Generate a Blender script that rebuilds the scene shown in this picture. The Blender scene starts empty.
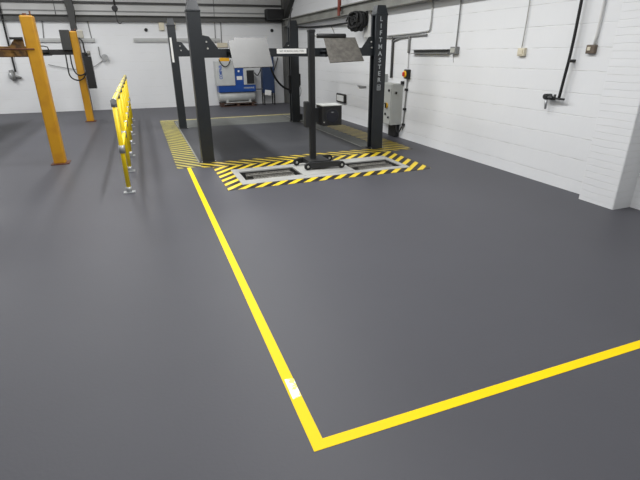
import bpy, bmesh, math, random
from mathutils import Vector, Matrix
random.seed(4)
S = bpy.context.scene
C = S.collection
PI = math.pi

# ------------------------------------------------------------------ materials
def lin(c):
    return tuple(((v/255)/12.92 if v/255 <= .04045 else ((v/255+.055)/1.055)**2.4) for v in c) + (1,)
MATS = {}
def mat(name, rgb, rough=.5, metal=0., var=.0, vscale=6., bump=.0, bscale=40., spec=.5, rgb2=None, thresh=None, coat=0.):
    if name in MATS: return MATS[name]
    m = bpy.data.materials.new(name); m.use_nodes = True
    nt = m.node_tree; n = nt.nodes; L = nt.links; b = n['Principled BSDF']
    b.inputs['Roughness'].default_value = rough; b.inputs['Metallic'].default_value = metal
    b.inputs['Specular IOR Level'].default_value = spec
    b.inputs['Coat Weight'].default_value = coat
    c = lin(rgb); b.inputs['Base Color'].default_value = c
    tc = n.new('ShaderNodeTexCoord')
    if var or rgb2:
        nz = n.new('ShaderNodeTexNoise'); nz.inputs['Scale'].default_value = vscale; nz.inputs['Detail'].default_value = 5
        L.new(tc.outputs['Object'], nz.inputs['Vector'])
        r = n.new('ShaderNodeValToRGB'); L.new(nz.outputs['Fac'], r.inputs['Fac'])
        if rgb2:
            lo, hi = thresh or (.4, .65)
            r.color_ramp.elements[0].position = lo; r.color_ramp.elements[1].position = hi
            r.color_ramp.elements[0].color = c; r.color_ramp.elements[1].color = lin(rgb2)
        else:
            r.color_ramp.elements[0].position = .3; r.color_ramp.elements[1].position = .7
            r.color_ramp.elements[0].color = tuple(v*(1-var) for v in c[:3])+(1,)
            r.color_ramp.elements[1].color = tuple(min(1, v*(1+var)) for v in c[:3])+(1,)
        L.new(r.outputs['Color'], b.inputs['Base Color'])
    if bump:
        nb = n.new('ShaderNodeTexNoise'); nb.inputs['Scale'].default_value = bscale; nb.inputs['Detail'].default_value = 4
        L.new(tc.outputs['Object'], nb.inputs['Vector'])
        bp = n.new('ShaderNodeBump'); bp.inputs['Strength'].default_value = bump; bp.inputs['Distance'].default_value = .01
        L.new(nb.outputs['Fac'], bp.inputs['Height']); L.new(bp.outputs['Normal'], b.inputs['Normal'])
    MATS[name] = m
    return m

def block_mat(name, axis, bw, bh, zoff, rgb=(222, 223, 224), joint=(184, 183, 181), msize=.006, vfade=.0, strength=.5, hstart=0.):
    """painted masonry; axis 'x' or 'y' = the wall's horizontal direction"""
    m = bpy.data.materials.new(name); m.use_nodes = True
    nt = m.node_tree; n = nt.nodes; L = nt.links; b = n['Principled BSDF']
    b.inputs['Roughness'].default_value = .55; b.inputs['Specular IOR Level'].default_value = .3
    tc = n.new('ShaderNodeTexCoord'); sp = n.new('ShaderNodeSeparateXYZ'); L.new(tc.outputs['Object'], sp.inputs[0])
    cb = n.new('ShaderNodeCombineXYZ')
    wob = n.new('ShaderNodeTexNoise'); wob.inputs['Scale'].default_value = 6.; wob.inputs['Detail'].default_value = 3; L.new(tc.outputs['Object'], wob.inputs['Vector'])
    wm = n.new('ShaderNodeMath'); wm.operation = 'MULTIPLY_ADD'; wm.inputs[1].default_value = .016; L.new(wob.outputs['Fac'], wm.inputs[0])
    zz = n.new('ShaderNodeMath'); zz.operation = 'SUBTRACT'; zz.inputs[1].default_value = zoff+.008; L.new(sp.outputs['Z'], zz.inputs[0])
    L.new(zz.outputs[0], wm.inputs[2])
    if axis == 'xy':
        ad = n.new('ShaderNodeMath'); ad.operation = 'ADD'; L.new(sp.outputs['X'], ad.inputs[0]); L.new(sp.outputs['Y'], ad.inputs[1]); L.new(ad.outputs[0], cb.inputs['X'])
    else:
        L.new(sp.outputs[axis.upper()], cb.inputs['X'])
    L.new(wm.outputs[0], cb.inputs['Y'])
    br = n.new('ShaderNodeTexBrick'); L.new(cb.outputs[0], br.inputs['Vector'])
    br.inputs['Scale'].default_value = 1; br.inputs['Brick Width'].default_value = bw; br.inputs['Row Height'].default_value = bh
    br.inputs['Mortar Size'].default_value = msize; br.inputs['Mortar Smooth'].default_value = .6
    br.inputs['Color1'].default_value = (0, 0, 0, 1); br.inputs['Color2'].default_value = (0, 0, 0, 1); br.inputs['Mortar'].default_value = (1, 1, 1, 1)
    # horizontal bed joint only (the upright joints are filled flush with paint)
    md = n.new('ShaderNodeMath'); md.operation = 'PINGPONG'; md.inputs[1].default_value = bh/2; L.new(wm.outputs[0], md.inputs[0])
    ss = n.new('ShaderNodeMapRange'); ss.inputs['From Min'].default_value = 0; ss.inputs['From Max'].default_value = msize*.9
    ss.inputs['To Min'].default_value = 1; ss.inputs['To Max'].default_value = 0; L.new(md.outputs[0], ss.inputs['Value'])
    brk = n.new('ShaderNodeTexNoise'); brk.inputs['Scale'].default_value = 5.5; brk.inputs['Detail'].default_value = 6; L.new(tc.outputs['Object'], brk.inputs['Vector'])
    bm_ = n.new('ShaderNodeMapRange'); bm_.inputs['From Min'].default_value = .42; bm_.inputs['From Max'].default_value = .66; L.new(brk.outputs['Fac'], bm_.inputs['Value'])
    mul = n.new('ShaderNodeMath'); mul.operation = 'MULTIPLY'; L.new(ss.outputs[0], mul.inputs[0]); L.new(bm_.outputs[0], mul.inputs[1])
    vm = n.new('ShaderNodeMath'); vm.operation = 'MULTIPLY'; vm.inputs[1].default_value = vfade; L.new(br.outputs['Fac'], vm.inputs[0])
    tot = n.new('ShaderNodeMath'); tot.operation = 'MAXIMUM'; L.new(mul.outputs[0], tot.inputs[0]); L.new(vm.outputs[0], tot.inputs[1])
    nz = n.new('ShaderNodeTexNoise'); nz.inputs['Scale'].default_value = .9; nz.inputs['Detail'].default_value = 6; L.new(tc.outputs['Object'], nz.inputs['Vector'])
    r = n.new('ShaderNodeValToRGB'); r.color_ramp.elements[0].position = .3; r.color_ramp.elements[1].position = .7
    c = lin(rgb); r.color_ramp.elements[0].color = tuple(v*.95 for v in c[:3])+(1,); r.color_ramp.elements[1].color = c
    L.new(nz.outputs['Fac'], r.inputs['Fac'])
    mx = n.new('ShaderNodeMix'); mx.data_type = 'RGBA'; mx.inputs['B'].default_value = lin(joint)
    L.new(tot.outputs[0], mx.inputs['Factor']); L.new(r.outputs['Color'], mx.inputs['A']); L.new(mx.outputs['Result'], b.inputs['Base Color'])
    # relief
    fn = n.new('ShaderNodeTexNoise'); fn.inputs['Scale'].default_value = 25; fn.inputs['Detail'].default_value = 5; L.new(tc.outputs['Object'], fn.inputs['Vector'])
    big = n.new('ShaderNodeTexNoise'); big.inputs['Scale'].default_value = 5; L.new(tc.outputs['Object'], big.inputs['Vector'])
    a1 = n.new('ShaderNodeMath'); a1.operation = 'MULTIPLY_ADD'; a1.inputs[1].default_value = .25; L.new(fn.outputs['Fac'], a1.inputs[0]); L.new(big.outputs['Fac'], a1.inputs[2])
    a2 = n.new('ShaderNodeMath'); a2.operation = 'SUBTRACT'; L.new(a1.outputs[0], a2.inputs[0]); L.new(ss.outputs[0], a2.inputs[1])
    bp = n.new('ShaderNodeBump'); bp.inputs['Strength'].default_value = strength; bp.inputs['Distance'].default_value = .012
    L.new(a2.outputs[0], bp.inputs['Height']); L.new(bp.outputs['Normal'], b.inputs['Normal'])
    return m

def stripe_mat(name, sx, sy, period, phase, yel, blk, wear=.0, duty=.5):
    m = bpy.data.materials.new(name); m.use_nodes = True
    nt = m.node_tree; n = nt.nodes; L = nt.links; b = n['Principled BSDF']
    b.inputs['Roughness'].default_value = .45
    tc = n.new('ShaderNodeTexCoord'); sp = n.new('ShaderNodeSeparateXYZ'); L.new(tc.outputs['Object'], sp.inputs[0])
    a = n.new('ShaderNodeMath'); a.operation = 'MULTIPLY_ADD'; a.inputs[1].default_value = sx/period; a.inputs[2].default_value = phase
    L.new(sp.outputs['X'], a.inputs[0])
    c = n.new('ShaderNodeMath'); c.operation = 'MULTIPLY_ADD'; c.inputs[1].default_value = sy/period
    L.new(sp.outputs['Y'], c.inputs[0]); L.new(a.outputs[0], c.inputs[2])
    f = n.new('ShaderNodeMath'); f.operation = 'FRACT'; L.new(c.outputs[0], f.inputs[0])
    g = n.new('ShaderNodeMath'); g.operation = 'LESS_THAN'; g.inputs[1].default_value = duty; L.new(f.outputs[0], g.inputs[0])
    nz = n.new('ShaderNodeTexNoise'); nz.inputs['Scale'].default_value = 5; nz.inputs['Detail'].default_value = 8; L.new(tc.outputs['Object'], nz.inputs['Vector'])
    ry = n.new('ShaderNodeValToRGB'); L.new(nz.outputs['Fac'], ry.inputs['Fac'])
    y = lin(yel); ry.color_ramp.elements[0].position = .35; ry.color_ramp.elements[1].position = .7
    ry.color_ramp.elements[0].color = y; ry.color_ramp.elements[1].color = tuple(v*(1-wear)+w*wear for v, w in zip(y, lin((120, 112, 80))))
    mx = n.new('ShaderNodeMix'); mx.data_type = 'RGBA'; mx.inputs['A'].default_value = lin(blk)
    L.new(g.outputs[0], mx.inputs['Factor']); L.new(ry.outputs['Color'], mx.inputs['B']); L.new(mx.outputs['Result'], b.inputs['Base Color'])
    return m

M_floor = mat('grey_floor_paint', (77, 77, 82), rough=.5, var=.03, vscale=1.1, bump=.05, bscale=60, spec=.22)
M_concrete = mat('worn_concrete', (100, 102, 98), rough=.6, var=.12, vscale=5, bump=.1)
M_edge = mat('galvanised_edge', (140, 140, 134), rough=.5, metal=.2, var=.12, vscale=10)
M_ceiling = mat('ceiling_paint', (205, 205, 202), rough=.8)
M_steelgrey = mat('grey_structural_paint', (84, 84, 82), rough=.6, var=.12, vscale=4)
M_steeldark = mat('dark_structural_paint', (58, 58, 57), rough=.6, var=.15, vscale=5)
M_eaves = mat('dusty_beam_paint', (128, 128, 122), rough=.6, var=.2, vscale=3)
M_whitepaint = mat('white_gloss_paint', (215, 215, 212), rough=.5, var=.04)
M_slate = mat('slate_blue_lift_paint', (28, 32, 36), rough=.42, var=.08, vscale=3, bump=.03)
M_black = mat('black_plastic', (22, 22, 23), rough=.5, var=.15, vscale=10)
M_rubber = mat('black_rubber', (18, 18, 18), rough=.65)
M_matteblack = mat('black_powder_coat', (32, 33, 34), rough=.45, var=.1)
M_alu = mat('brushed_aluminium_plate', (82, 82, 81), rough=.55, metal=.2, var=.12, vscale=3.5, bump=.05, bscale=20)
M_tread = mat('dirty_steel_plate', (92, 89, 84), rough=.6, metal=.25, var=.3, vscale=16, bump=.3, bscale=50)
M_label = mat('white_label', (225, 225, 222), rough=.5)
M_ink = mat('label_ink', (95, 95, 98), rough=.6)
M_letter = mat('white_lettering', (168, 172, 175), rough=.5)
M_bolt = mat('zinc_bolt', (185, 185, 180), rough=.35, metal=.5)
M_orange = mat('worn_yellow_lift_paint', (190, 138, 20), rough=.45, rgb2=(172, 118, 24), thresh=(.5, .75), vscale=5)
M_ochre = mat('rusty_ochre_paint', (140, 102, 46), rough=.7, rgb2=(72, 50, 30), thresh=(.35, .6), vscale=9, bump=.2)
M_rust = mat('rusty_steel', (92, 54, 34), rough=.75, var=.3, vscale=12)
M_oldblack = mat('oily_black_steel', (38, 37, 36), rough=.5, var=.25, vscale=8)
M_cabinet = mat('dark_grey_cabinet', (56, 57, 56), rough=.5, var=.08)
M_barrier = mat('barrier_yellow', (240, 208, 12), rough=.35, var=.04)
M_galv = mat('galvanised_steel', (165, 167, 168), rough=.4, metal=.6, var=.15, vscale=14)
M_line = mat('line_yellow', (243, 206, 2), rough=.55, var=.02, vscale=5, spec=.2)
M_linewhite = mat('taped_white', (240, 240, 235), rough=.35, rgb2=(248, 226, 60), thresh=(.5, .56), vscale=26)
M_comp_grey = mat('compressor_grey', (188, 190, 188), rough=.45, var=.05)
M_comp_blue = mat('compressor_blue', (18, 68, 142), rough=.4, var=.05)
M_dark_blue = mat('receiver_blue', (24, 46, 80), rough=.4, var=.08)
M_tank = mat('tank_grey', (170, 172, 170), rough=.4, var=.08)
M_yellowbox = mat('yellow_box_plastic', (232, 170, 24), rough=.5)
M_wood = mat('pallet_timber', (66, 46, 36), rough=.8, var=.25, vscale=14)
M_panel = mat('panel_light_grey', (176, 178, 174), rough=.45, var=.05, vscale=5)
M_trunk = mat('grey_trunking', (176, 177, 175), rough=.5, var=.05)
M_conduit = mat('grey_conduit', (120, 121, 120), rough=.45, var=.1, vscale=10)
M_cream = mat('cream_plastic', (206, 198, 176), rough=.5, var=.05)
M_brown = mat('brown_box_plastic', (92, 80, 68), rough=.5, var=.1)
M_red = mat('red_plastic', (190, 42, 28), rough=.4)
M_redrust = mat('faded_red_steel', (128, 58, 44), rough=.6, var=.2)
M_tray = mat('pit_tray_steel', (52, 51, 50), rough=.6, metal=.2, var=.25, vscale=8)
M_rail = mat('pit_rail_steel', (118, 116, 110), rough=.5, metal=.3, var=.25, vscale=12)
M_frame = mat('pit_frame_paint', (164, 164, 160), rough=.5, var=.08, vscale=5)
M_glassy = mat('lamp_cover', (225, 226, 224), rough=.25)
M_blueink = mat('blue_lettering', (36, 84, 170), rough=.5)
M_sw_yellow = mat('switch_yellow', (228, 178, 40), rough=.4)

# ------------------------------------------------------------------ mesh builder (world coordinates)
class MB:
    def __init__(s): s.bm = bmesh.new()
    def box(s, x0, x1, y0, y1, z0, z1, bev=0., rot=None, piv=None):
        t = bmesh.new()
        bmesh.ops.create_cube(t, size=1)
        for v in t.verts:
            v.co = Vector(((x0+x1)/2+v.co.x*(x1-x0), (y0+y1)/2+v.co.y*(y1-y0), (z0+z1)/2+v.co.z*(z1-z0)))
        if bev:
            bmesh.ops.bevel(t, geom=list(t.edges), offset=bev, segments=2, affect='EDGES', profile=.5)
        if rot is not None:
            p = Vector(piv) if piv else Vector(((x0+x1)/2, (y0+y1)/2, (z0+z1)/2))
            for v in t.verts: v.co = p + rot @ (v.co-p)
        s._merge(t); return s
    def _merge(s, t):
        mp = {}
        for v in t.verts: mp[v] = s.bm.verts.new(v.co)
        for f in t.faces:
            try:
                nf = s.bm.faces.new([mp[v] for v in f.verts]); nf.smooth = f.smooth
            except ValueError: pass
        t.free()
    def prism(s, pts, ax, a, b):
        """polygon pts (2D in the two other axes, xyz order) extruded along axis ax from a to b"""
        def P(p, v):
            q = list(p); q.insert(ax, v); return Vector(q)
        A = [s.bm.verts.new(P(p, a)) for p in pts]; B = [s.bm.verts.new(P(p, b)) for p in pts]
        s.bm.faces.new(A); s.bm.faces.new(B[::-1])
        n = len(pts)
        for i in range(n): s.bm.faces.new([A[i], B[i], B[(i+1) % n], A[(i+1) % n]])
        return s
    def cyl(s, p0, p1, r0, r1=None, n=20, caps=True, bev=0):
        r1 = r0 if r1 is None else r1
        p0 = Vector(p0); p1 = Vector(p1); d = (p1-p0).normalized()
        u = d.orthogonal().normalized(); w = d.cross(u)
        prof = [(p0, r0), (p1, r1)]
        if bev: prof = [(p0, r0-bev), (p0+d*bev, r0), (p1-d*bev, r1), (p1, r1-bev)]
        rings = []
        for c, r in prof:
            rings.append([s.bm.verts.new(c+(u*math.cos(2*PI*i/n)+w*math.sin(2*PI*i/n))*r) for i in range(n)])
        for a, b in zip(rings, rings[1:]):
            for i in range(n):
                f = s.bm.faces.new([a[i], a[(i+1) % n], b[(i+1) % n], b[i]]); f.smooth = True
        if caps: s.bm.faces.new(rings[0][::-1]); s.bm.faces.new(rings[-1])
        return s
    def tube(s, pts, r, n=8, smooth=0, closed=False):
        P = [Vector(p) for p in pts]
        for _ in range(smooth):                                   # Chaikin
            Q = [P[0]] if not closed else []
            m = len(P)
            for i in range(m if closed else m-1):
                a, b = P[i], P[(i+1) % m]; Q += [a*.75+b*.25, a*.25+b*.75]
            if not closed: Q.append(P[-1])
            P = Q
        m = len(P); rings = []; u = None
        for i, p in enumerate(P):
            a = P[i-1] if (i or closed) else p; b = P[(i+1) % m] if (i < m-1 or closed) else p
            d = (b-a).normalized()
            if u is None: u = d.orthogonal().normalized()
            u = (u-d*u.dot(d)).normalized(); w = d.cross(u)
            rings.append([s.bm.verts.new(p+(u*math.cos(2*PI*k/n)+w*math.sin(2*PI*k/n))*r) for k in range(n)])
        for i in range(m if closed else m-1):
            a, b = rings[i], rings[(i+1) % m]
            for k in range(n):
                f = s.bm.faces.new([a[k], a[(k+1) % n], b[(k+1) % n], b[k]]); f.smooth = True
        if not closed: s.bm.faces.new(rings[0][::-1]); s.bm.faces.new(rings[-1])
        return s
    def ball(s, c, r, sc=(1, 1, 1)):
        t = bmesh.new(); bmesh.ops.create_uvsphere(t, u_segments=16, v_segments=10, radius=r)
        for v in t.verts: v.co = Vector(c)+Vector((v.co.x*sc[0], v.co.y*sc[1], v.co.z*sc[2]))
        for f in t.faces: f.smooth = True
        s._merge(t); return s
    def build(s, name, m, parent=None, at=None):
        bmesh.ops.recalc_face_normals(s.bm, faces=s.bm.faces)
        me = bpy.data.meshes.new(name)
        if parent is not None: o0 = parent['_o'] if False else WORLD[parent.name]
        elif at is not None: o0 = Vector(at)
        else:
            xs = [v.co for v in s.bm.verts]
            o0 = Vector(((min(v.x for v in xs)+max(v.x for v in xs))/2, (min(v.y for v in xs)+max(v.y for v in xs))/2, min(v.z for v in xs)))
        for v in s.bm.verts: v.co -= o0
        s.bm.to_mesh(me); s.bm.free(); me.materials.append(m)
        o = bpy.data.objects.new(name, me); C.objects.link(o)
        if parent is not None: o.parent = parent
        else: o.location = o0
        WORLD[o.name] = o0
        return o
WORLD = {}
def thing(name, label, cat, loc=(0, 0, 0), group=None):
    o = bpy.data.objects.new(name, None); C.objects.link(o); o.location = loc; o.empty_display_size = .1
    o['label'] = label; o['category'] = cat; WORLD[o.name] = Vector(loc)
    if group: o['group'] = group
    return o
def tag(o, label, cat, group=None):
    o['label'] = label; o['category'] = cat
    if group: o['group'] = group
    return o
def struct(o): o['kind'] = 'structure'; return o
def text(name, body, size, origin, xdir, ydir, m, parent, align='LEFT', sx=1., ext=.0006, bold=.0):
    cu = bpy.data.curves.new('t', 'FONT'); cu.body = body; cu.size = size; cu.extrude = ext; cu.align_x = align; cu.align_y = 'CENTER'; cu.offset = bold
    t = bpy.data.objects.new('t', cu); C.objects.link(t)
    dg = bpy.context.evaluated_depsgraph_get(); me = bpy.data.meshes.new_from_object(t.evaluated_get(dg))
    X = Vector(xdir); Y = Vector(ydir); Z = X.cross(Y)
    R = Matrix((X, Y, Z)).transposed()
    o0 = WORLD[parent.name]
    for v in me.vertices: v.co = R @ Vector((v.co.x*sx, v.co.y, v.co.z)) + Vector(origin) - o0
    bpy.data.objects.remove(t)
    me.materials.clear(); me.materials.append(m)
    o = bpy.data.objects.new(name, me); C.objects.link(o); o.parent = parent; WORLD[o.name] = o0
    return o

# ------------------------------------------------------------------ room shell
XR, XL, YF, ZC = 4.34, -6.0, -2.6, 3.7
def bw(x): return 14.47-.062*x            # line of the back wall
holes = [(1.06, 1.80, 5.39, 5.84), (2.52, 3.23, 5.32, 5.78)]
f = MB()
xs = sorted({XL-.2, 4.7, *[v for h in holes for v in h[:2]]}); ys = sorted({YF-.2, 15.2, *[v for h in holes for v in h[2:]]})
for i in range(len(xs)-1):
    for j in range(len(ys)-1):
        cx, cy = (xs[i]+xs[i+1])/2, (ys[j]+ys[j+1])/2
        if any(h[0] < cx < h[1] and h[2] < cy < h[3] for h in holes): continue
        vs = [f.bm.verts.new((a, b, 0)) for a, b in ((xs[i], ys[j]), (xs[i+1], ys[j]), (xs[i+1], ys[j+1]), (xs[i], ys[j+1]))]
        f.bm.faces.new(vs)
bmesh.ops.remove_doubles(f.bm, verts=f.bm.verts, dist=1e-5)
struct(f.build('floor', M_floor, at=(0, 0, 0)))
M_wr = block_mat('painted_blockwork_right', 'y', .45, .225, .135, vfade=.03, strength=.32)
M_wb = block_mat('painted_blockwork_back', 'x', .45, .225, .135, rgb=(222, 223, 224), joint=(200, 199, 196), vfade=.0, strength=.2)
M_br = block_mat('painted_brick', 'xy', .215, .067, .04, rgb=(222, 223, 224), joint=(206, 206, 205), msize=.004, vfade=.02, strength=.4)
struct(MB().box(XR, 4.75, 3.29, 14.6, -.1, ZC+.1).build('wall_right', M_wr, at=(0, 0, 0)))
struct(MB().box(4.43, 4.75, YF-.2, 3.29, -.1, ZC+.1).build('wall_right', M_br, at=(0, 0, 0)))
struct(MB().box(4.19, 4.44, 2.9, 3.30, -.1, ZC+.1, bev=.012).build('trim_1', M_br, at=(0, 0, 0)))
b = MB(); b.prism([(XL-.2, bw(XL-.2)), (4.75, bw(4.75)), (4.75, bw(4.75)+.3), (XL-.2, bw(XL-.2)+.3)], 2, -.1, ZC+.1)
struct(b.build('wall_back', M_wb, at=(0, 0, 0)))
struct(MB().box(XL-.2, XL, YF-.2, 15.2, -.1, ZC+.1).build('wall_left', M_wr, at=(0, 0, 0)))
struct(MB().box(XL-.2, 4.75, YF-.2, YF, -.1, ZC+.1).build('wall_front', M_wb, at=(0, 0, 0)))
struct(MB().box(XL-.2, 4.75, YF-.2, 15.2, ZC, ZC+.15).build('ceiling', M_ceiling, at=(0, 0, 0)))

# steelwork of the building
n_trim = [1]
def trim(mb, m): n_trim[0] += 1; return struct(mb.build('trim_%d' % n_trim[0], m, at=(0, 0, 0)))
def slantbar(x0, x1, d0, d1, z0, z1, m):          # bar along the back wall, d = distances off the wall
    b = MB(); b.prism([(x0, bw(x0)-d1), (x1, bw(x1)-d1), (x1, bw(x1)-d0), (x0, bw(x0)-d0)], 2, z0, z1); return b
b = slantbar(XL, 4.3, 0, .03, 2.27, 2.42, None)   # back wall I beam
for z0, z1 in ((2.27, 2.285), (2.405, 2.42)):
    t = slantbar(XL, 4.3, .03, .1, z0, z1, None)
    me = bpy.data.meshes.new('x'); t.bm.to_mesh(me); b.bm.from_mesh(me); t.bm.free()
trim(b, M_steelgrey)
trim(slantbar(XL, 4.2, -.02, .015, 2.42, ZC, None), mat('grey_white_cladding', (188, 188, 186), rough=.6, var=.05, vscale=2))
trim(slantbar(XL, 4.3, 0, .07, 2.69, 2.74, None), M_steeldark)
trim(slantbar(XL, 4.2, -.02, .03, 2.50, 2.53, None), M_conduit)
# stanchion with haunch on the back wall
b = MB(); y1 = bw(-1.4); b.prism([(-1.47, 0), (-1.33, 0), (-1.33, 2.3), (-1.30, 2.5), (-1.40, ZC), (-1.60, ZC), (-1.47, 2.4)], 1, y1-.2, y1+.05)
trim(b, M_steeldark)
# corner stanchion and its brace
b = MB(); b.box(4.2, 4.345, 13.95, bw(4.3)+.02, 0, ZC)
trim(b, M_steelgrey)
b = MB(); b.prism([(13.97, 2.36), (13.97, 2.62), (12.2, ZC), (11.9, ZC)], 0, 4.2, 4.33); trim(b, M_steeldark)
# eaves beam along the right wall: web and two flanges
b = MB(); b.box(4.22, 4.26, YF, 13.96, 2.18, 2.345); b.box(4.15, 4.34, YF, 13.96, 2.165, 2.185); b.box(4.15, 4.34, YF, 13.96, 2.335, 2.355)
trim(b, M_eaves)
trim(MB().box(4.22, 4.345, 8.47, 8.66, 1.72, 2.17, bev=.006), M_whitepaint)
M_bay = mat('dark_bay_floor', (62, 63, 66), rough=.5, var=.08, vscale=2.5, spec=.25)
trim(MB().box(.655, 3.285, 6.57, 10.1, -.01, .0015), M_bay)  # bay floor slab, a darker grey than the floor around it
# concrete apron round the bay, metal edge strips
b = MB(); b.box(3.31, 3.6, 6.75, 11.36, -.01, .002); b.box(.66, 3.31, 10.1, 11.36, -.01, .002); trim(b, M_concrete)
trim(MB().box(.634, .655, 6.62, 11.1, -.01, .006), M_edge)
trim(MB().box(3.285, 3.315, 6.75, 11.3, -.01, .008), M_edge)

# ------------------------------------------------------------------ floor markings
b = MB()
b.prism([(.436, 1.24), (4.425, 1.24), (4.425, 1.29), (.49, 1.29), (.495, 6.36), (.445, 6.36)], 2, -.004, .0015)
ln = b.build('bay_line', M_line); tag(ln, 'solid bright yellow L-shaped line painted on the grey floor', 'floor line')
MB().prism([(.446, 1.545), (.488, 1.555), (.492, 1.68), (.476, 1.69), (.448, 1.69)], 2, .001, .0022).build('worn_patch', M_linewhite, ln)['label'] = 'white scuffed patch on the yellow line'

YW = (196, 184, 88); BK = (74, 66, 34)
m1 = stripe_mat('faded_hazard', 1.25, 1., .19, .3, YW, (34, 30, 20), wear=.35, duty=.46)
m2 = stripe_mat('row_hazard', 1., 1., .2, .2, (206, 180, 52), (36, 30, 24), wear=.25, duty=.46)
m3 = stripe_mat('bright_hazard', 1., -1., .2, .7, (228, 198, 30), (30, 24, 22), wear=.1, duty=.47)
m4 = stripe_mat('right_hazard', 1., 1., .2, .1, (190, 166, 52), (52, 46, 34), wear=.4, duty=.5)
o = MB().prism([(.315, 6.36), (.64, 6.36), (.62, 11.365), (.315, 11.365)], 2, -.004, .002).build('hazard_strip', m1, at=(0, 0, 0))
tag(o, 'faded yellow and black hazard strip left of the dark lift bay', 'floor marking')
o = MB().box(.64, 4.0, 6.29, 6.57, -.004, .0025).build('hazard_strip', m2, at=(0, 0, 0))
tag(o, 'yellow and black hazard strip running between the two front dark posts', 'floor marking')
o = MB().prism([(3.62, 6.57), (4.02, 6.57), (4.02, 10.0), (3.6, 10.0)], 2, -.004, .002).build('hazard_strip', m4, at=(0, 0, 0))
tag(o, 'worn hazard strip between the dark lift and the right wall', 'floor marking')
o = MB().box(.33, 3.62, 11.37, 11.46, -.004, .002).build('hazard_strip', mat('faded_tape', (205, 192, 120), var=.15, vscale=6), at=(0, 0, 0))
tag(o, 'thin pale yellow tape line across the far end of the lift bay', 'floor marking')
b = MB()
b.prism([(.78, 5.03), (3.4, 5.03), (3.3, 5.2), (.98, 5.2)], 2, -.004, .003)
b.prism([(.78, 5.03), (.98, 5.2), (.98, 6.0), (.78, 6.26)], 2, -.004, .003)
b.prism([(.98, 6.0), (3.3, 6.0), (3.56, 6.26), (.78, 6.26)], 2, -.004, .003)
b.prism([(3.3, 5.2), (3.4, 5.03), (3.53, 5.06), (3.56, 6.26), (3.3, 6.0)], 2, -.004, .003)
o = b.build('hazard_border', m3, at=(0, 0, 0)); tag(o, 'bright yellow and black hazard border around the pale recessed floor plates', 'floor marking')

# ------------------------------------------------------------------ recessed floor pads in front of the lift
r = thing('recessed_floor_unit', 'pale grey recessed steel unit in the floor under the wheeled tester', 'floor recess', (2.1, 5.6, 0))
b = MB(); Z0, Z1 = -.01, .006
b.box(.98, 3.30, 5.20, 5.32, Z0, Z1); b.box(.98, 3.30, 5.84, 6.0, Z0, Z1); b.box(.98, 1.06, 5.32, 5.84, Z0, Z1); b.box(3.23, 3.30, 5.32, 5.84, Z0, Z1)
b.box(1.06, 1.80, 5.32, 5.39, Z0, Z1); b.box(2.52, 3.23, 5.78, 5.84, Z0, Z1)
b.build('frame', M_frame, r)
MB().prism([(1.80, 5.32), (2.52, 5.32), (2.52, 5.84), (1.80, 5.84)], 2, -.01, .009).build('centre_plate', M_frame, r)
for (x0, x1, y0, y1) in holes:
    b = MB(); d = -.12
    b.box(x0, x1, y0, y1, d-.01, d)
    for a in ((x0-.01, x0, y0, y1), (x1, x1+.01, y0, y1), (x0-.01, x1+.01, y0-.01, y0), (x0-.01, x1+.01, y1, y1+.01)): b.box(*a, d-.01, -.011)
    b.build('tray', M_tray, r)
    w = (y1-y0)
    for k, (fa, fb, xo) in enumerate(((.54, .80, .07), (.08, .40, .13))):
        q = MB()
        q.box(x0+xo, x1-.06, y0+w*fa, y0+w*fb, -.11, -.02, bev=.004)
        q.box(x0+xo, x1-.06, y0+w*fa, y0+w*fa+.012, -.04, -.006)
        q.box(x0+xo, x1-.06, y0+w*fb-.012, y0+w*fb, -.04, -.006)
        for i in range(14):
            xx = x0+xo+.03+i*(x1-x0-xo-.12)/13
            q.cyl((xx, y0+w*fa+.014, -.02), (xx, y0+w*fb-.014, -.02), .01, n=8)
        q.build('roller_rail', M_rail, r)

# ------------------------------------------------------------------ dark four-post lift
r = thing('four_post_lift', 'slate grey four-post vehicle lift with raised platforms and white lettering', 'car lift', (2.13, 8.3, 0))
def channel(x0, x1, y0, y1, z0, z1, side):
    """C channel post, slot open towards side (+1 = +x)"""
    t = .022; yc = (y0+y1)/2; g = .045
    P = [(x0, y0), (x1, y0), (x1, yc-g), (x1-t, yc-g), (x1-t, y0+t), (x0+t, y0+t), (x0+t, y1-t), (x1-t, y1-t), (x1-t, yc+g), (x1, yc+g), (x1, y1), (x0, y1)]
    if side < 0: P = [(x0+x1-a, c) for a, c in P]
    b = MB(); b.prism(P, 2, z0, z1); return b
def frustum(x0, x1, y0, y1, z0, z1, k):
    b = MB(); A = []
    for z, i in ((z0, 0), (z1, k)):
        A.append([b.bm.verts.new(p) for p in ((x0+i, y0+i, z), (x1-i, y0+i, z), (x1-i, y1-i, z), (x0+i, y1-i, z))])
    b.bm.faces.new(A[0][::-1]); b.bm.faces.new(A[1])
    for i in range(4): b.bm.faces.new([A[0][i], A[0][(i+1) % 4], A[1][(i+1) % 4], A[1][i]])
    return b
posts = {}
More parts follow.
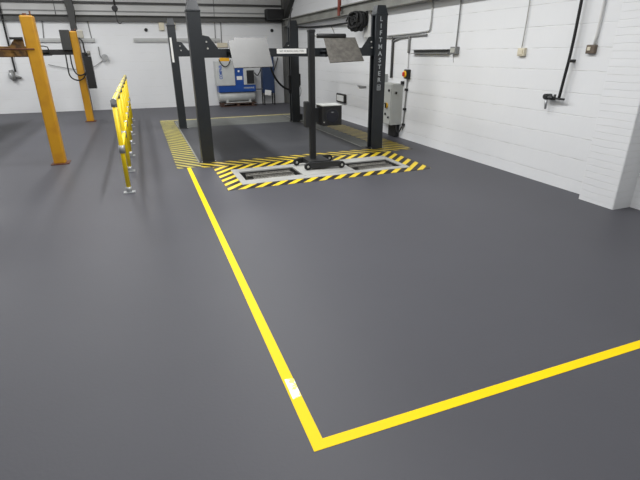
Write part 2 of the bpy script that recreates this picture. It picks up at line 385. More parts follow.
for (x0, x1, y0, side, nm) in ((.69, .86, 6.58, 1, 'FL'), (3.375, 3.56, 6.52, -1, 'FR'), (.655, .805, 10.0, 1, 'BL'), (3.13, 3.32, 10.0, -1, 'BR')):
    p = channel(x0, x1, y0, y0+.17, .012, 1.975, side).build('post', M_slate, r)
    frustum(x0, x1, y0, y0+.17, 1.975, 2.09, .026).build('top_cap', M_slate, p)
    MB().box(x0-.006, x1+.006, y0-.006, y0+.176, 1.955, 1.98, bev=.004).build('collar', M_slate, p)
    MB().box(x0-.02, x1+.02, y0-.02, y0+.19, 0, .014, bev=.003).build('base_plate', M_matteblack, p)
    for a, c in ((x0-.01, y0-.01), (x1+.01, y0-.01)): MB().cyl((a, c, .012), (a, c, .026), .008, n=8).build('anchor_bolt', M_bolt, p)
    posts[nm] = p
# crossbeams with gusset ends
for (x0, x1, y0, y1) in ((.80, 3.44, 6.61, 6.72), (.75, 3.2, 10.04, 10.15)):
    bm_ = MB().box(x0, x1, y0, y1, 1.41, 1.52, bev=.006).build('crossbeam', M_slate, r)
    for s, xe in ((1, x0), (-1, x1)):
        g = MB(); e = xe+s*.05
        g.prism([(e, 1.405), (e+s*.26, 1.405), (e+s*.26, 1.44), (e+s*.20, 1.525), (e+s*.095, 1.665), (e+s*.02, 1.68), (e, 1.68)], 1, y0-.022, y0-.008)
        gg = g.build('gusset', M_slate, bm_)
        for zz in (1.52, 1.60):
            MB().cyl((e+s*.055+(.01 if zz < 1.55 else 0), y0-.035, zz), (e+s*.055+(.01 if zz < 1.55 else 0), y0-.020, zz), .012, n=10).build('bolt', M_bolt, bm_)
    if y0 < 7:
        lb = MB().box(1.87, 2.31, y0-.004, y0+.001, 1.448, 1.512).build('label_plate', M_label, bm_)
        text('label_text', 'SAFE WORKING LOAD 4 TON', .034, (2.09, y0-.0045, 1.480), (1, 0, 0), (0, 0, 1), M_ink, bm_, 'CENTER', sx=.78)
# platforms
for (x0, x1) in ((1.17, 1.72), (2.52, 3.07)):
    b = MB(); b.box(x0, x1, 6.40, 10.35, 1.44, 1.465); b.box(x0, x0+.03, 6.40, 10.35, 1.40, 1.49); b.box(x1-.03, x1, 6.40, 10.35, 1.40, 1.49)
    for i in range(8): b.box(x0+.02, x1-.02, 6.8+i*.45, 6.84+i*.45, 1.40, 1.445)
    b.build('platform', M_slate, r)
def plate(pts, m):
    """tilted ramp plate; pts = (x, t) with t 0 bottom .. 1 top"""
    b = MB(); A = []; B = []
    for x, t in pts:
        y = 6.2+.3*t; z = 1.285+(.365)*t
        A.append(b.bm.verts.new((x, y, z))); B.append(b.bm.verts.new((x, y+.012, z-.008)))
    b.bm.faces.new(A); b.bm.faces.new(B[::-1]); n = len(A)
    for i in range(n): b.bm.faces.new([A[i], B[i], B[(i+1) % n], A[(i+1) % n]])
    return b
plate([(1.17, 0), (1.695, .02), (1.70, 1), (1.25, 1), (1.25, .92), (1.175, .90)], M_alu).build('ramp_plate', M_alu, r)['label'] = 'light grey metal ramp plate'
plate([(2.53, .12), (3.06, .17), (3.03, 1.02), (2.54, 1.02)], M_tread).build('ramp_plate', M_tread, r)['label'] = 'dark mottled steel ramp plate'
for x0, x1 in ((1.2, 1.7), (2.54, 3.04)): MB().cyl((x0, 6.385, 1.44), (x1, 6.385, 1.44), .016, n=10).build('hinge_rod', M_matteblack, r)
# lettering on the front right post
for i, ch in enumerate('LIFTMASTER'):
    text('lettering', ch, .088, (3.455, 6.5185, 1.905-i*.094), (1, 0, 0), (0, 0, 1), M_letter, posts['FR'], 'CENTER', bold=.0015)
b = MB()
for a in ((3.425, 3.485, .985, .992), (3.425, 3.485, .91, .917), (3.425, 3.431, .91, .99), (3.479, 3.485, .91, .99), (3.437, 3.473, .962, .97), (3.437, 3.473, .944, .952), (3.437, 3.473, .926, .934)):
    b.box(a[0], a[1], 6.517, 6.521, a[2], a[3])
b.build('emblem', M_letter, posts['FR'])
MB().prism([(.675, 1.30), (.715, 1.30), (.71, 1.75), (.672, 1.75)], 1, 9.996, 10.002).build('label_strip', M_label, posts['BL'])
for a in ((3.08, 3.13, 10.02, 10.13, .62, 1.0), (3.32, 3.36, 10.02, 10.12, .78, 1.03), (3.32, 3.39, 10.03, 10.14, .03, .16)): MB().box(*a, bev=.01).build('lock_housing', M_black, posts['BR'])
MB().tube([(3.33, 10.1, .8), (3.39, 10.1, .72), (3.38, 10.1, .58), (3.33, 10.1, .52)], .006, smooth=2).build('cable', M_black, posts['BR'])
MB().tube([(2.66, 10.02, 1.42), (2.67, 10.0, 1.18), (2.77, 9.98, .93), (2.94, 9.98, .75), (3.10, 9.99, .70)], .022, smooth=3).build('hydraulic_hose', M_rubber, r)
MB().tube([(3.14, 9.99, 1.75), (3.14, 9.99, 2.05), (3.15, 9.99, 2.2), (3.2, 9.99, 2.31)], .014, smooth=2).build('vent_hose', M_rubber, r)

# ------------------------------------------------------------------ wheeled beam tester
r = thing('beam_tester', 'black wheeled headlamp tester with tall column standing on the pale plates', 'headlamp tester', (2.13, 5.75, 0))
b = MB(); ZW = .058
Wp = [(1.935, 5.585), (2.40, 5.53), (1.88, 5.90), (2.40, 5.98)]
b.prism([(1.95, 5.55), (2.39, 5.50), (2.39, 5.565), (1.95, 5.615)], 2, .035, .105)
b.prism([(1.90, 5.87), (2.39, 5.94), (2.39, 5.99), (1.90, 5.92)], 2, .04, .105)
b.prism([(1.97, 5.59), (2.26, 5.56), (2.26, 5.94), (1.97, 5.92)], 2, .06, .115)
b.build('base_frame', M_matteblack, r)
for (x, y) in Wp:
    w = MB().cyl((x, y-.04, ZW), (x, y-.008, ZW), .048, bev=.008).build('wheel', M_rubber, r)
    MB().cyl((x, y-.044, ZW), (x, y-.035, ZW), .016, n=12).build('hub', M_bolt, w)
MB().box(2.043, 2.125, 5.745, 5.80, .10, 1.71, bev=.005).build('column', M_matteblack, r)
MB().box(2.039, 2.130, 5.74, 5.805, 1.69, 1.725, bev=.005).build('column_cap', M_black, r)
b = MB(); b.box(2.065, 2.105, 5.737, 5.747, .2, 1.66); b.build('guide_rail', M_black, r)
MB().cyl((2.16, 5.775, 1.652), (2.555, 5.775, 1.652), .027, bev=.006).build('handle', M_rubber, r)
MB().cyl((2.12, 5.775, 1.652), (2.17, 5.775, 1.652), .012).build('handle_stub', M_bolt, r)
MB().box(1.975, 2.045, 5.73, 5.82, .54, .87, bev=.012).build('carriage', M_matteblack, r)
h = MB().box(2.165, 2.44, 5.60, 5.84, .565, .815, bev=.01).build('optic_box', M_black, r)
MB().box(2.16, 2.445, 5.595, 5.845, .815, .828, bev=.004).build('lid', M_panel, h)
MB().cyl((2.30, 5.603, .69), (2.30, 5.592, .69), .095, n=28).build('lens_ring', M_matteblack, h)
MB().cyl((2.30, 5.594, .69), (2.30, 5.588, .69), .082, n=28).build('lens', mat('dark_lens', (30, 31, 38), rough=.2), h)
MB().box(2.285, 2.315, 5.586, 5.590, .735, .742).build('mark', M_letter, h)
MB().cyl((2.185, 5.59, .615), (2.185, 5.605, .615), .008, n=10).build('knob', M_bolt, h)
MB().box(2.12, 2.17, 5.75, 5.80, .6, .78).build('arm', M_matteblack, r)

# ------------------------------------------------------------------ yellow four-post lift on the left
r = thing('four_post_lift', 'old orange-yellow four-post vehicle lift with a rusty crossbeam', 'car lift', (-2.6, 9.7, 0))
for (x0, y0) in ((-1.315, 7.30), (-1.28, 12.0), (-4.2, 7.30), (-4.2, 12.0)):
    p = MB().box(x0, x0+.155, y0, y0+.16, .01, 1.93, bev=.02).build('post', M_orange, r)
    MB().box(x0-.035, x0+.20, y0-.035, y0+.2, 0, .015, bev=.004).build('base_plate', M_rust, p)
    MB().cyl((x0+.06, y0+.06, 1.92), (x0+.06, y0+.06, 1.955), .024, n=10).build('top_bolt', M_rust, p); MB().cyl((x0+.125, y0+.06, 1.92), (x0+.125, y0+.06, 1.98), .010, n=8).build('top_bolt', M_rust, p)
cb = MB().box(-4.1, -1.30, 7.34, 7.44, 1.435, 1.565, bev=.008).build('crossbeam', M_ochre, r)
g = MB(); g.prism([(-1.50, 1.56), (-1.42, 1.66), (-1.33, 1.66), (-1.33, 1.44), (-1.42, 1.44)], 1, 7.31, 7.335); g.build('gusset', M_ochre, cb)
MB().box(-1.47, -1.33, 7.27, 7.33, 1.645, 1.672).build('stop_lug', M_oldblack, cb)
MB().cyl((-1.60, 7.285, 1.53), (-1.22, 7.285, 1.53), .009, n=10).build('locking_rod', M_rust, cb)
MB().box(-4.1, -1.25, 12.03, 12.13, 1.455, 1.565, bev=.006).build('crossbeam', M_oldblack, r)
for x0 in (-2.25, -3.75):
    b = MB(); b.box(x0, x0+.5, 7.0, 12.4, 1.47, 1.5); b.box(x0, x0+.03, 7.0, 12.4, 1.44, 1.54); b.box(x0+.47, x0+.5, 7.0, 12.4, 1.44, 1.54); b.build('platform', M_oldblack, r)
MB().tube([(-2.02, 12.0, 1.56), (-2.02, 12.0, 1.635), (-1.76, 12.0, 1.635), (-1.74, 12.0, 1.56)], .012, smooth=1).build('pipe_loop', M_oldblack, r)
MB().box(-1.46, -1.272, 11.93, 12.06, 1.55, 1.955, bev=.008).build('control_box', M_cabinet, r)
MB().box(-1.118, -1.0, 11.93, 12.03, 1.79, 1.955, bev=.012).build('motor_cover', mat('grubby_cream', (172, 168, 156), var=.1), r)
b = MB(); b.prism([(-1.09, 1.42), (-.93, 1.42), (-.925, .74), (-1.09, .74)], 1, 11.93, 12.06); b.box(-1.1, -.99, 11.94, 12.02, 1.38, 1.5, bev=.01); b.build('power_unit', M_black, r)
MB().tube([(-1.1, 11.92, 1.8), (-1.03, 11.92, 1.72), (-1.04, 11.92, 1.6), (-1.02, 11.92, 1.45)], .016, smooth=2).build('cable', M_black, r)
MB().tube([(-1.43, 11.99, 1.47), (-1.44, 11.98, 1.2), (-1.44, 11.96, 1.0), (-1.30, 11.95, .91), (-1.15, 11.93, .95), (-1.06, 11.95, 1.15)], .014, smooth=3).build('hydraulic_hose', M_rubber, r)
MB().tube([(-1.34, 11.99, 1.47), (-1.35, 11.97, 1.2), (-1.28, 11.94, 1.02), (-1.12, 11.93, 1.04), (-1.05, 11.95, 1.18)], .014, smooth=3).build('hydraulic_hose', M_rubber, r)
b = MB(); b.cyl((-.99, 11.96, 1.48), (-.93, 11.96, 1.48), .05, n=12); b.build('pulley', M_rail, r)

# ------------------------------------------------------------------ yellow guard rail
r = thing('guard_rail', 'yellow tubular guard rail with galvanised clamps standing on the open floor', 'barrier', (-.285, 8.5, 0))
gx = -.285
ysp = [5.39+i*1.063 for i in range(7)]
for i, y in enumerate(ysp):
    p = MB().cyl((gx, y, .03), (gx, y, .985), .024, n=16).build('post', M_barrier, r)
    b = MB(); b.box(gx-.062, gx+.062, y-.045, y+.045, 0, .012, bev=.003); b.cyl((gx, y, .01), (gx, y, .07), .031, n=16)
    b.build('floor_flange', M_galv, p)
    b = MB(); b.cyl((gx, y, .455), (gx, y, .54), .032, n=16)
    b.build('clamp', M_galv, p)
    b = MB(); b.cyl((gx, y, .945), (gx, y, 1.02), .030, n=16)
    b.cyl((gx, y-.035, 1.0), (gx, y+.035, 1.0), .030, n=16); b.build('clamp', M_galv, p)
MB().cyl((gx, ysp[0]-.03, 1.0), (gx, ysp[-1]+.03, 1.0), .026, n=16).build('top_rail', mat('faded_barrier_yellow', (232, 214, 110), rough=.35), r)
MB().cyl((gx+.0, ysp[0], .5), (gx, ysp[-1], .5), .024, n=16).build('mid_rail', M_barrier, r)

# ------------------------------------------------------------------ compressor
r = thing('air_compressor', 'blue and grey air compressor on a horizontal tank at the back wall', 'compressor', (2.65, 14.0, 0))
MB().box(2.13, 3.22, 13.82, 14.20, .40, .60, bev=.015).build('body_base', M_comp_blue, r)
MB().box(2.09, 2.62, 13.80, 14.20, .585, 1.25, bev=.02).build('side_panel', M_comp_grey, r)
MB().box(2.61, 2.88, 13.82, 14.2, .59, 1.16, bev=.01).build('body_panel', M_comp_blue, r)
MB().box(2.67, 2.83, 13.812, 13.82, .74, .84).build('rating_label', M_label, r)
MB().box(2.71, 2.76, 13.812, 13.82, .95, 1.0).build('gauge', M_label, r)
cbx = MB().box(2.87, 3.20, 13.80, 14.15, .60, 1.02, bev=.008).build('cooler_box', M_comp_grey, r)
MB().box(2.96, 3.18, 13.785, 13.80, .625, .995, bev=.004).build('grille', M_black, cbx)
MB().cyl((2.12, 13.98, .262), (3.22, 13.98, .262), .155, n=32, bev=.05).build('receiver_tank', M_tank, r)
for x in (2.35, 3.02):
    MB().box(x-.03, x+.03, 13.84, 14.12, .101, .2).build('foot', M_tank, r)
MB().box(2.30, 3.07, 13.8, 13.83, .102, .13, bev=.004).build('foot_rail', M_tank, r)
text('lettering', 'COMPAIR', .115, (2.22, 13.7985, .77), (0, 0, 1), (-1, 0, 0), M_blueink, r, 'LEFT', bold=.003, sx=.75)
text('lettering', 'HYDROVANE', .06, (2.86, 13.8175, .51), (1, 0, 0), (0, 0, 1), M_letter, r, 'LEFT', bold=.002, sx=.85)
pl = thing('timber_pallet', 'low brown timber pallet under the blue compressor', 'pallet', (2.65, 14.0, 0))
for z0, z1 in ((.0, .02), (.075, .1)):
    for i in range(4): MB().box(2.15, 3.2, 13.76+i*.115, 13.84+i*.115, z0, z1).build('deck_board', M_wood, pl)
for x in (2.2, 2.65, 3.1): MB().box(x-.04, x+.04, 13.76, 14.18, .02, .075).build('bearer', M_wood, pl)
b = MB(); b.box(2.24, 2.50, 13.84, 14.0, 1.25, 1.34, bev=.01)
o = b.build('yellow_box', M_yellowbox); tag(o, 'small yellow box lying on top of the compressor', 'box')
o = MB().tube([(2.19, 13.775, 1.30), (2.24, 13.77, 1.18), (2.34, 13.77, 1.09), (2.45, 13.77, 1.14), (2.52, 13.775, 1.29)], .012, smooth=3).build('black_cable', M_rubber)
tag(o, 'black cable looping in front of the compressor top', 'cable')

r = thing('air_dryer', 'tall dark blue cabinet on legs in the back right corner', 'air receiver', (3.62, 13.95, 0))
MB().box(3.45, 3.80, 13.80, 14.10, .34, 1.42, bev=.02).build('cabinet', M_dark_blue, r)
for x, y in ((3.47, 13.83), (3.78, 13.83), (3.47, 14.07), (3.78, 14.07)): MB().box(x-.015, x+.015, y-.015, y+.015, 0, .36).build('leg', M_oldblack, r)
MB().box(3.48, 3.66, 13.72, 13.81, .28, .43, bev=.012, rot=Matrix.Rotation(.15, 3, 'Y')).build('filter_box', M_label, r)
b = MB(); b.tube([(3.18, 13.95, 1.0), (3.3, 13.95, .82), (3.38, 13.95, .9), (3.44, 13.95, 1.05)], .014, smooth=2)
o = b.build('black_cable', M_rubber); tag(o, 'black pipe joining the compressor to the dark blue cabinet', 'cable')
o = MB().tube([(3.2, 13.95, .46), (3.3, 13.95, .45), (3.47, 13.95, .46)], .02, smooth=1).build('grey_pipe', M_conduit); tag(o, 'short grey pipe low between compressor tank and dark blue cabinet', 'pipe')
o = MB().tube([(3.815, 14.0, .9), (3.9, 14.05, 1.05), (4.0, 14.1, 1.28), (4.03, 14.2, 1.32)], .014, smooth=2).build('black_cable', M_rubber); tag(o, 'black hose rising from dark blue cabinet to the corner', 'cable')

# ------------------------------------------------------------------ back wall fittings
o = MB().box(3.7, 4.195, 13.92, bw(3.9)+.02, 2.335, 2.62, bev=.01).build('wall_box', M_black); tag(o, 'black box mounted high in the back right corner', 'wall box')
def trunking(name, x0, x1, z, label):
    o = slantbar(x0, x1, -.01, .05, z-.045, z+.045, None)
    t = slantbar(x0, x1, .05, .056, z-.012, z+.012, None); me = bpy.data.meshes.new('x'); t.bm.to_mesh(me); o.bm.from_mesh(me); t.bm.free()
    o = o.build(name, M_trunk); tag(o, label, 'trunking'); return o
trunking('wall_trunking', -2.35, -.96, 1.815, 'grey trunking on the back wall behind the yellow lift')
trunking('wall_trunking', .02, 2.35, 1.815, 'grey trunking on the back wall behind the dark lift')
for x, z, lb in ((.38, 2.07, 'small black round wall vent left of the dark lift'), (3.90, 2.07, 'small black round wall vent near the back right corner')):
    y = bw(x); o = MB().cyl((x, y-.03, z), (x, y+.02, z), .045, n=20, bev=.008).build('round_vent', M_black); tag(o, lb, 'vent')
for x0, x1, z0, z1, lb in ((.73, .87, 2.06, 2.26, 'cream box on the back wall left of the far left dark post'), (1.07, 1.17, 2.08, 2.26, 'cream box on the back wall right of the far left dark post'), (2.26, 2.56, 1.62, 1.74, 'pale socket box on back wall above the compressor')):
    y = bw(x0); o = MB().box(x0, x1, y-.07, y+.02, z0, z1, bev=.01).build('junction_box', M_cream); tag(o, lb, 'electrical box')
for pts, lb in (([(2.29, 3.6), (2.27, 2.8), (2.23, 1.74)], 'thin grey conduit rising above the compressor socket box'),
                ([(2.42, 2.27), (2.40, 1.74)], 'short thin conduit between back beam and socket box'),
                ([(-1.77, 3.6), (-1.77, 2.42)], 'thin grey conduit above the back beam behind the near yellow post'),
                ([(-2.12, 2.27), (-2.17, 1.86)], 'thin wire dropping to the trunking left of the grey control box'),
                ([(-1.05, 2.27), (-1.03, 1.86)], 'thin wire dropping to the trunking right of the rear yellow post')):
    o = MB().tube([(x, bw(x)-.012, z) for x, z in pts], .012, smooth=1).build('wall_conduit', M_conduit); tag(o, lb, 'conduit')
b = MB(); x = -3.0
r = thing('air_hose_drop', 'dark air hose hanging down the back wall at far left', 'hose', (-3.0, 14.4, .9))
b.tube([(-2.99, bw(-3)-.05, 2.9), (-3.0, bw(-3)-.06, 2.0), (-3.0, bw(-3)-.06, 1.05)], .022, smooth=2); b.build('hose', M_rubber, r)
b = MB(); y = bw(-3)-.06; b.cyl((-3.12, y, .98), (-2.9, y, .9), .03, n=10); b.cyl((-3.1, y, 1.1), (-3.06, y, .84), .05, n=10); b.build('fitting', M_conduit, r)
b = MB(); b.ball((-3.12, y-.02, .95), .06, (1, .6, 1.5)); b.build('filter_bowl', M_galv, r)
o = MB().tube([(-2.2, bw(-2)-.03, 1.22), (-1.6, bw(-1.6)-.05, 1.08), (-1.2, bw(-1.2)-.05, 1.08), (-.85, bw(-.85)-.02, 1.30)], .008, smooth=3).build('thin_wire', M_conduit); tag(o, 'thin grey wire sagging across the back wall behind the yellow lift', 'wire')
r = thing('wall_valve', 'small grey valve on back wall right of rear yellow post', 'valve', (-.75, 14.4, 1.3))
y = bw(-.8); b = MB(); b.cyl((-.78, y-.10, 1.38), (-.78, y+.02, 1.38), .03, n=12); b.cyl((-.78, y-.12, 1.38), (-.78, y-.09, 1.38), .085, n=24); b.build('handwheel', M_galv, r)
MB().tube([(-.9, y-.03, 1.65), (-.9, y-.03, 1.38), (-.78, y-.03, 1.34)], .014, smooth=1).build('pipe', M_conduit, r)

# hoist hook
r = thing('hoist_hook', 'black hoist pulley with a hanging hook above the yellow guard rail', 'hoist', (-.27, 11.5, 2.05))
MB().cyl((-.25, 11.5, 2.38), (-.25, 11.5, ZC+.02), .022, n=12).build('drop_rod', M_steeldark, r)
MB().cyl((-.26, 11.47, 2.355), (-.26, 11.53, 2.355), .062, n=24, bev=.008).build('pulley', M_black, r)
MB().tube([(-.26, 11.5, 2.33), (-.255, 11.5, 2.15), (-.24, 11.5, 2.08), (-.20, 11.5, 2.065), (-.17, 11.5, 2.085)], .011, smooth=2).build('hook', M_oldblack, r)

# ------------------------------------------------------------------ right wall fittings
WX = XR
r = thing('hose_reel', 'black hose reel with coiled hose under the beam on the right wall', 'hose reel', (4.15, 8.75, 1.85))
dr = MB().box(4.06, 4.22, 8.50, 8.92, 1.88, 2.16, bev=.075).build('drum', M_black, r)
b = MB()
for k in range(14):
    P = []; ry = random.uniform(.20, .255); rz = random.uniform(.13, .185); xx = 4.0+.014*k; p1, p2 = random.random()*6, random.random()*6
    for i in range(30):
        a = 2*PI*i/30; ca, sa = math.cos(a), math.sin(a)
        yy = 8.71+ry*math.copysign(abs(ca)**.8, ca)+.025*math.sin(2*a+p1)
        zz = 2.02+(rz if sa < 0 else .14)*math.copysign(abs(sa)**(.8 if sa < 0 else .4), sa)+.012*math.sin(3*a+p2)
        P.append((xx+.02*math.sin(2*a+p2), yy, zz))
    b.tube(P, .016, closed=True)
for k in range(9):
    P = []; rr = .05+.022*k
    for i in range(24):
        a = 2*PI*i/24; P.append((4.035+random.uniform(-.012, .012), 8.71+rr*.95*math.cos(a)+.02*math.sin(k), 2.02+rr*.62*math.sin(a)+.01*math.cos(2*k)))
    b.tube(P, .014, smooth=1, closed=True)
b.build('hose_coil', M_rubber, r)
MB().box(4.1, 4.34, 8.7, 8.8, 2.1, 2.164).build('bracket', M_steeldark, r)
for zz, yy in ((1.95, 8.6), (2.05, 8.9)):
    MB().tube([(4.02, yy-.15, zz), (4.0, yy, zz+.07), (4.02, yy+.16, zz-.02)], .014, smooth=2).build('loose_loop', M_rubber, r)
o = MB().tube([(4.2, 13.9, 2.19), (4.25, 12.5, 2.07), (4.325, 11, 2.03), (4.25, 9.6, 2.02), (4.2, 9.14, 2.02)], .022, smooth=3).build('supply_hose', M_rubber); tag(o, 'dark hose sagging below the eaves beam from corner to hose reel', 'hose')
r = thing('beam_clamp', 'faded red clamp fixed on the right eaves beam', 'clamp', (4.2, 9.75, 2.2))
b = MB(); b.cyl((4.15, 9.72, 2.25), (4.15, 9.72, 2.6), .04, n=14, bev=.01); b.build('body', M_redrust, r)
MB().box(4.12, 4.15, 9.67, 9.77, 2.17, 2.3, bev=.008).build('jaw', M_redrust, r)

r = thing('control_panel', 'light grey electrical control panel on right wall beside the lettered post', 'control panel', (4.23, 7.48, .22))
bx = MB().box(4.12, 4.339, 7.27, 7.80, .235, .94, bev=.008).build('enclosure', M_panel, r)
dm = MB().box(4.106, 4.122, 7.285, 7.785, .25, .925, bev=.004).build('door', M_panel, r)
for y, z, rad in ((7.34, .83, .022), (7.44, .42, .022), (7.33, .37, .018), (7.46, .60, .014)):
    MB().cyl((4.085, y, z), (4.108, y, z), rad, n=14, bev=.004).build('button', M_black, r)
sw = MB().cyl((4.092, 7.41, .57), (4.107, 7.41, .57), .048, n=20).build('isolator_plate', M_sw_yellow, r)
MB().box(4.07, 4.094, 7.395, 7.425, .53, .61, bev=.004).build('handle', M_black, sw)
MB().cyl((4.20, 7.268, .79), (4.20, 7.25, .79), .022, n=14, bev=.004).build('button', M_black, r)
MB().box(4.285, 4.335, 7.235, 7.28, .93, .985, bev=.006).build('cable_gland', M_black, r)
b = MB(); b.box(4.24, 4.339, 7.32, 7.56, .01, .24, bev=.01); b.tube([(4.25, 7.30, .24), (4.24, 7.25, .12), (4.28, 7.23, .1), (4.32, 7.2, .22)], .012, smooth=2); b.build('cable_box', M_black, r)
o = MB().box(4.16, 4.35, 7.84, 8.12, .93, 1.08, bev=.008).build('junction_box', mat('pale_grey_box', (160, 162, 160)), at=None); tag(o, 'pale grey box on right wall behind the lettered post', 'electrical box')

r = thing('isolator_switch', 'black isolator switch with red and yellow knob on the right wall', 'switch', (4.3, 7.15, 1.03))
MB().box(4.27, 4.345, 7.05, 7.17, 1.03, 1.18, bev=.012).build('housing', M_black, r)
k = MB().cyl((4.25, 7.12, 1.105), (4.272, 7.12, 1.105), .055, n=24, bev=.005).build('faceplate', M_sw_yellow, r)
MB().box(4.225, 4.255, 7.095, 7.15, 1.07, 1.14, bev=.012).build('knob', M_red, r)

def wallpipe(pts, rad, m, label, cat='conduit', name='wall_conduit', sm=1):
    o = MB().tube([(WX-p[2] if len(p) > 2 else WX-.02, p[0], p[1]) for p in pts], rad, smooth=sm).build(name, m); tag(o, label, cat); return o
cd = wallpipe([(7.12, 1.04), (7.12, .9), (7.15, .5), (7.18, .16)], .012, M_conduit, 'thin grey conduit with black clips below the isolator switch beside control panel')
for z in (.85, .52, .25): MB().box(4.30, 4.345, 7.1+(.85-z)*.05, 7.16+(.85-z)*.05, z-.02, z+.02, bev=.004).build('pipe_clip', M_black, cd)
wallpipe([(7.68, 1.70), (7.68, 1.02)], .026, M_steeldark, 'dark vertical pipe on right wall above the control panel', 'pipe', 'wall_pipe')
wallpipe([(8.45, 1.685), (6.62, 1.70)], .014, M_conduit, 'long horizontal grey conduit on right wall beside the lettered post')
wallpipe([(7.9, 1.725), (6.60, 1.745), (6.53, 1.78), (6.53, 2.22)], .012, M_trunk, 'pale conduit turning upward to the beam on right wall')
wallpipe([(7.66, 1.63), (7.5, 1.67), (7.15, 1.69)], .014, M_conduit, 'short curved conduit joining dark pipe to the small stub')
wallpipe([(7.13, 1.69), (7.13, 1.44)], .022, M_conduit, 'short dark stub pipe below the horizontal conduit')
wallpipe([(7.13, 1.44), (7.12, 1.19)], .008, M_trunk, 'thin pale cable between the stub pipe and isolator switch')
wallpipe([(5.85, 1.52), (5.84, 1.9), (5.84, 2.17)], .009, M_conduit, 'thin vertical conduit above the grey junction box')
wallpipe([(5.90, 1.425, .012), (5.91, 1.36, .003), (5.89, 1.31, .003)], .006, M_trunk, 'small loose wires under the grey junction box', 'wire', 'loose_wire')
wallpipe([(4.575, 1.49), (4.56, 1.9), (4.55, ZC)], .006, mat('dull_white_cable', (170, 170, 166)), 'thin pale cable rising above the cream box')
wallpipe([(3.60, 1.51), (3.59, 1.9), (3.58, ZC)], .012, mat('white_conduit', (206, 206, 204)), 'white conduit rising above the brown switch box')
r = thing('cable_tray', 'dark perforated cable tray section fixed on the right wall', 'cable tray', (4.31, 6.45, 1.42))
b = MB(); b.box(4.325, 4.345, 5.96, 6.98, 1.425, 1.49); b.box(4.28, 4.33, 6.0, 6.98, 1.48, 1.49); b.box(4.28, 4.33, 6.0, 6.98, 1.425, 1.435)
b.build('channel', M_conduit, r)
b = MB()
b.box(4.321, 4.326, 5.98, 6.96, 1.447, 1.468)
for i in range(16): b.box(4.319, 4.326, 5.99+i*.06, 6.03+i*.06, 1.44, 1.474)
b.build('slot_row', M_steelgrey, r)
r = thing('junction_box', 'grey metal junction box at the end of the cable tray', 'electrical box', (4.3, 5.87, 1.42))
MB().box(4.28, 4.345, 5.79, 5.93, 1.42, 1.52, bev=.006).build('box', M_conduit, r)
MB().box(4.27, 4.282, 5.81, 5.91, 1.44, 1.50, bev=.003).build('cover', mat('pale_cover', (168, 168, 160)), r)
r = thing('junction_box', 'cream square box with thin cable above on the white right wall', 'electrical box', (4.3, 4.57, 1.4))
MB().box(4.30, 4.345, 4.51, 4.62, 1.40, 1.49, bev=.008).build('box', M_cream, r)
MB().box(4.293, 4.303, 4.53, 4.60, 1.415, 1.475, bev=.003).build('cover', M_cream, r)
r = thing('switch_box', 'brown square switch box on right wall near the brick pier', 'switch', (4.3, 3.65, 1.42))
MB().box(4.30, 4.345, 3.575, 3.675, 1.425, 1.51, bev=.008).build('box', M_brown, r)
MB().box(4.293, 4.303, 3.62, 3.655, 1.455, 1.49, bev=.003).build('rocker', M_cream, r)

r = thing('air_hose_drop', 'black hose hanging down the right wall ending at a black valve', 'hose', (4.28, 3.8, .85))
hose = MB().tube([(4.28, 3.82, ZC-.02), (4.28, 3.82, 2.3), (4.28, 3.82, 1.7), (4.28, 3.83, 1.4), (4.28, 3.85, 1.2), (4.28, 3.87, .98)], .015, smooth=3, n=12).build('hose', M_rubber, r)
b = MB(); b.box(4.27, 4.345, 3.80, 3.84, 1.34, 1.37, bev=.004); b.build('hose_clip', M_black, r)
b = MB(); b.cyl((4.28, 3.80, .968), (4.28, 3.98, .968), .011, n=12); b.build('pipe_bar', M_black, r)
b = MB(); b.cyl((4.28, 3.95, .968), (4.28, 4.08, .975), .022, n=14, bev=.005); b.cyl((4.25, 4.045, .98), (4.345, 4.045, .98), .03, n=14, bev=.005); b.cyl((4.28, 3.93, .95), (4.28, 3.93, 1.01), .013, n=12); b.build('valve', M_matteblack, r)
MB().cyl((4.28, 4.04, .955), (4.28, 4.03, .845), .018, .012, n=12).build('outlet', M_galv, r)

r = thing('bulkhead_light', 'rounded rectangular lamp with black rim low on the far right wall', 'wall lamp', (4.3, 9.95, .38))
MB().box(4.29, 4.345, 9.70, 10.22, .38, .58, bev=.025).build('rim', M_black, r)
MB().box(4.28, 4.295, 9.77, 10.15, .415, .545, bev=.006).build('cover', M_glassy, r)
o = MB().tube([(4.325, 9.1, .80), (4.30, 9.0, .80), (4.325, 8.72, .80)], .012).build('wall_bracket', M_conduit); tag(o, 'short grey metal handle on right wall left of the lettered post', 'handle')
o = MB().tube([(4.29, 10.6, 2.05), (4.335, 10.45, 1.9), (4.335, 10.4, 1.75)], .008, smooth=2).build('thin_wire', M_conduit); tag(o, 'thin wire hanging from the hose on right wall above the tester', 'wire')

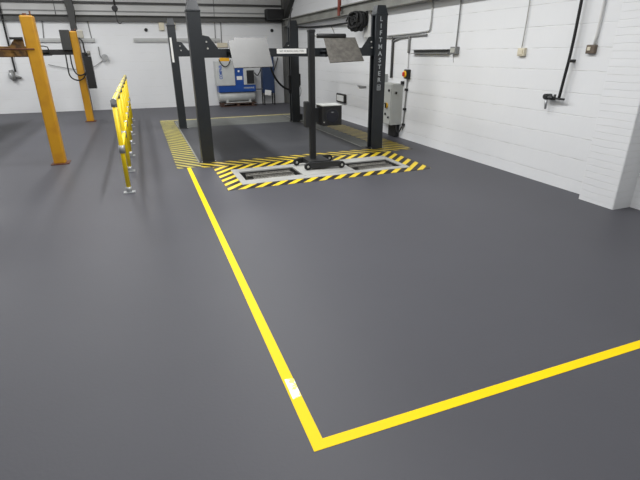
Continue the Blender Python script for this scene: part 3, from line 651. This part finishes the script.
# ------------------------------------------------------------------ ceiling lamps (unseen, placed above the frame to set the room's brightness)
def lamp(x, y, w, energy, lab):
    r = thing('ceiling_light', lab, 'ceiling light', (x, y, ZC-.12), 'unseen batten lights on the ceiling')
    MB().box(x-.09, x+.09, y-w/2, y+w/2, ZC-.06, ZC+.01, bev=.005).build('housing', M_whitepaint, r)
    L = bpy.data.lights.new('batten', 'AREA'); L.shape = 'RECTANGLE'; L.size = .3; L.size_y = w; L.energy = energy; L.color = (.99, .995, 1.)
    o = bpy.data.objects.new('batten_lamp', L); C.objects.link(o); o.parent = r; o.location = (0, 0, .045)
for x, e in ((1.5, (.6, .85, 1.38, 1.62, 1.0, .5)), (-1.2, (.35, .42, .58, .65, .72, .9)), (-4.2, (.1, .15, .3, .5, .9, 1.5))):
    for y, e2 in zip((-.6, 1.8, 4.2, 6.6, 9.4, 12.0), e):
        lamp(x, y, 1.5, 62*e2, 'unseen white ceiling batten light placed above for the room brightness')

W = bpy.data.worlds.new('w'); S.world = W; W.use_nodes = True
W.node_tree.nodes['Background'].inputs[0].default_value = (.6, .65, .7, 1); W.node_tree.nodes['Background'].inputs[1].default_value = .05

# ------------------------------------------------------------------ camera
yaw, pitch, roll = .36098, .3964, -.00873
cy, sy, cp, sp = math.cos(yaw), math.sin(yaw), math.cos(pitch), math.sin(pitch)
F = Vector((sy*cp, cy*cp, -sp)); R = Vector((cy, -sy, 0)); U = R.cross(F)
cr, sr = math.cos(roll), math.sin(roll)
R2 = cr*R+sr*U; U2 = -sr*R+cr*U
cam = bpy.data.cameras.new('camera'); cam.sensor_width = 36; cam.lens = 448.2/640*36; cam.clip_start = .05
co = bpy.data.objects.new('camera', cam); C.objects.link(co)
m = Matrix((R2, U2, -F)).transposed().to_4x4(); m.translation = Vector((0, 0, 1.46)); co.matrix_world = m
S.camera = co
S.view_settings.view_transform = 'Standard'; S.view_settings.look = 'None'; S.view_settings.gamma = 1; S.view_settings.exposure = 0
S.view_settings.use_curve_mapping = False
S.cycles.max_bounces = 8; S.cycles.diffuse_bounces = 5
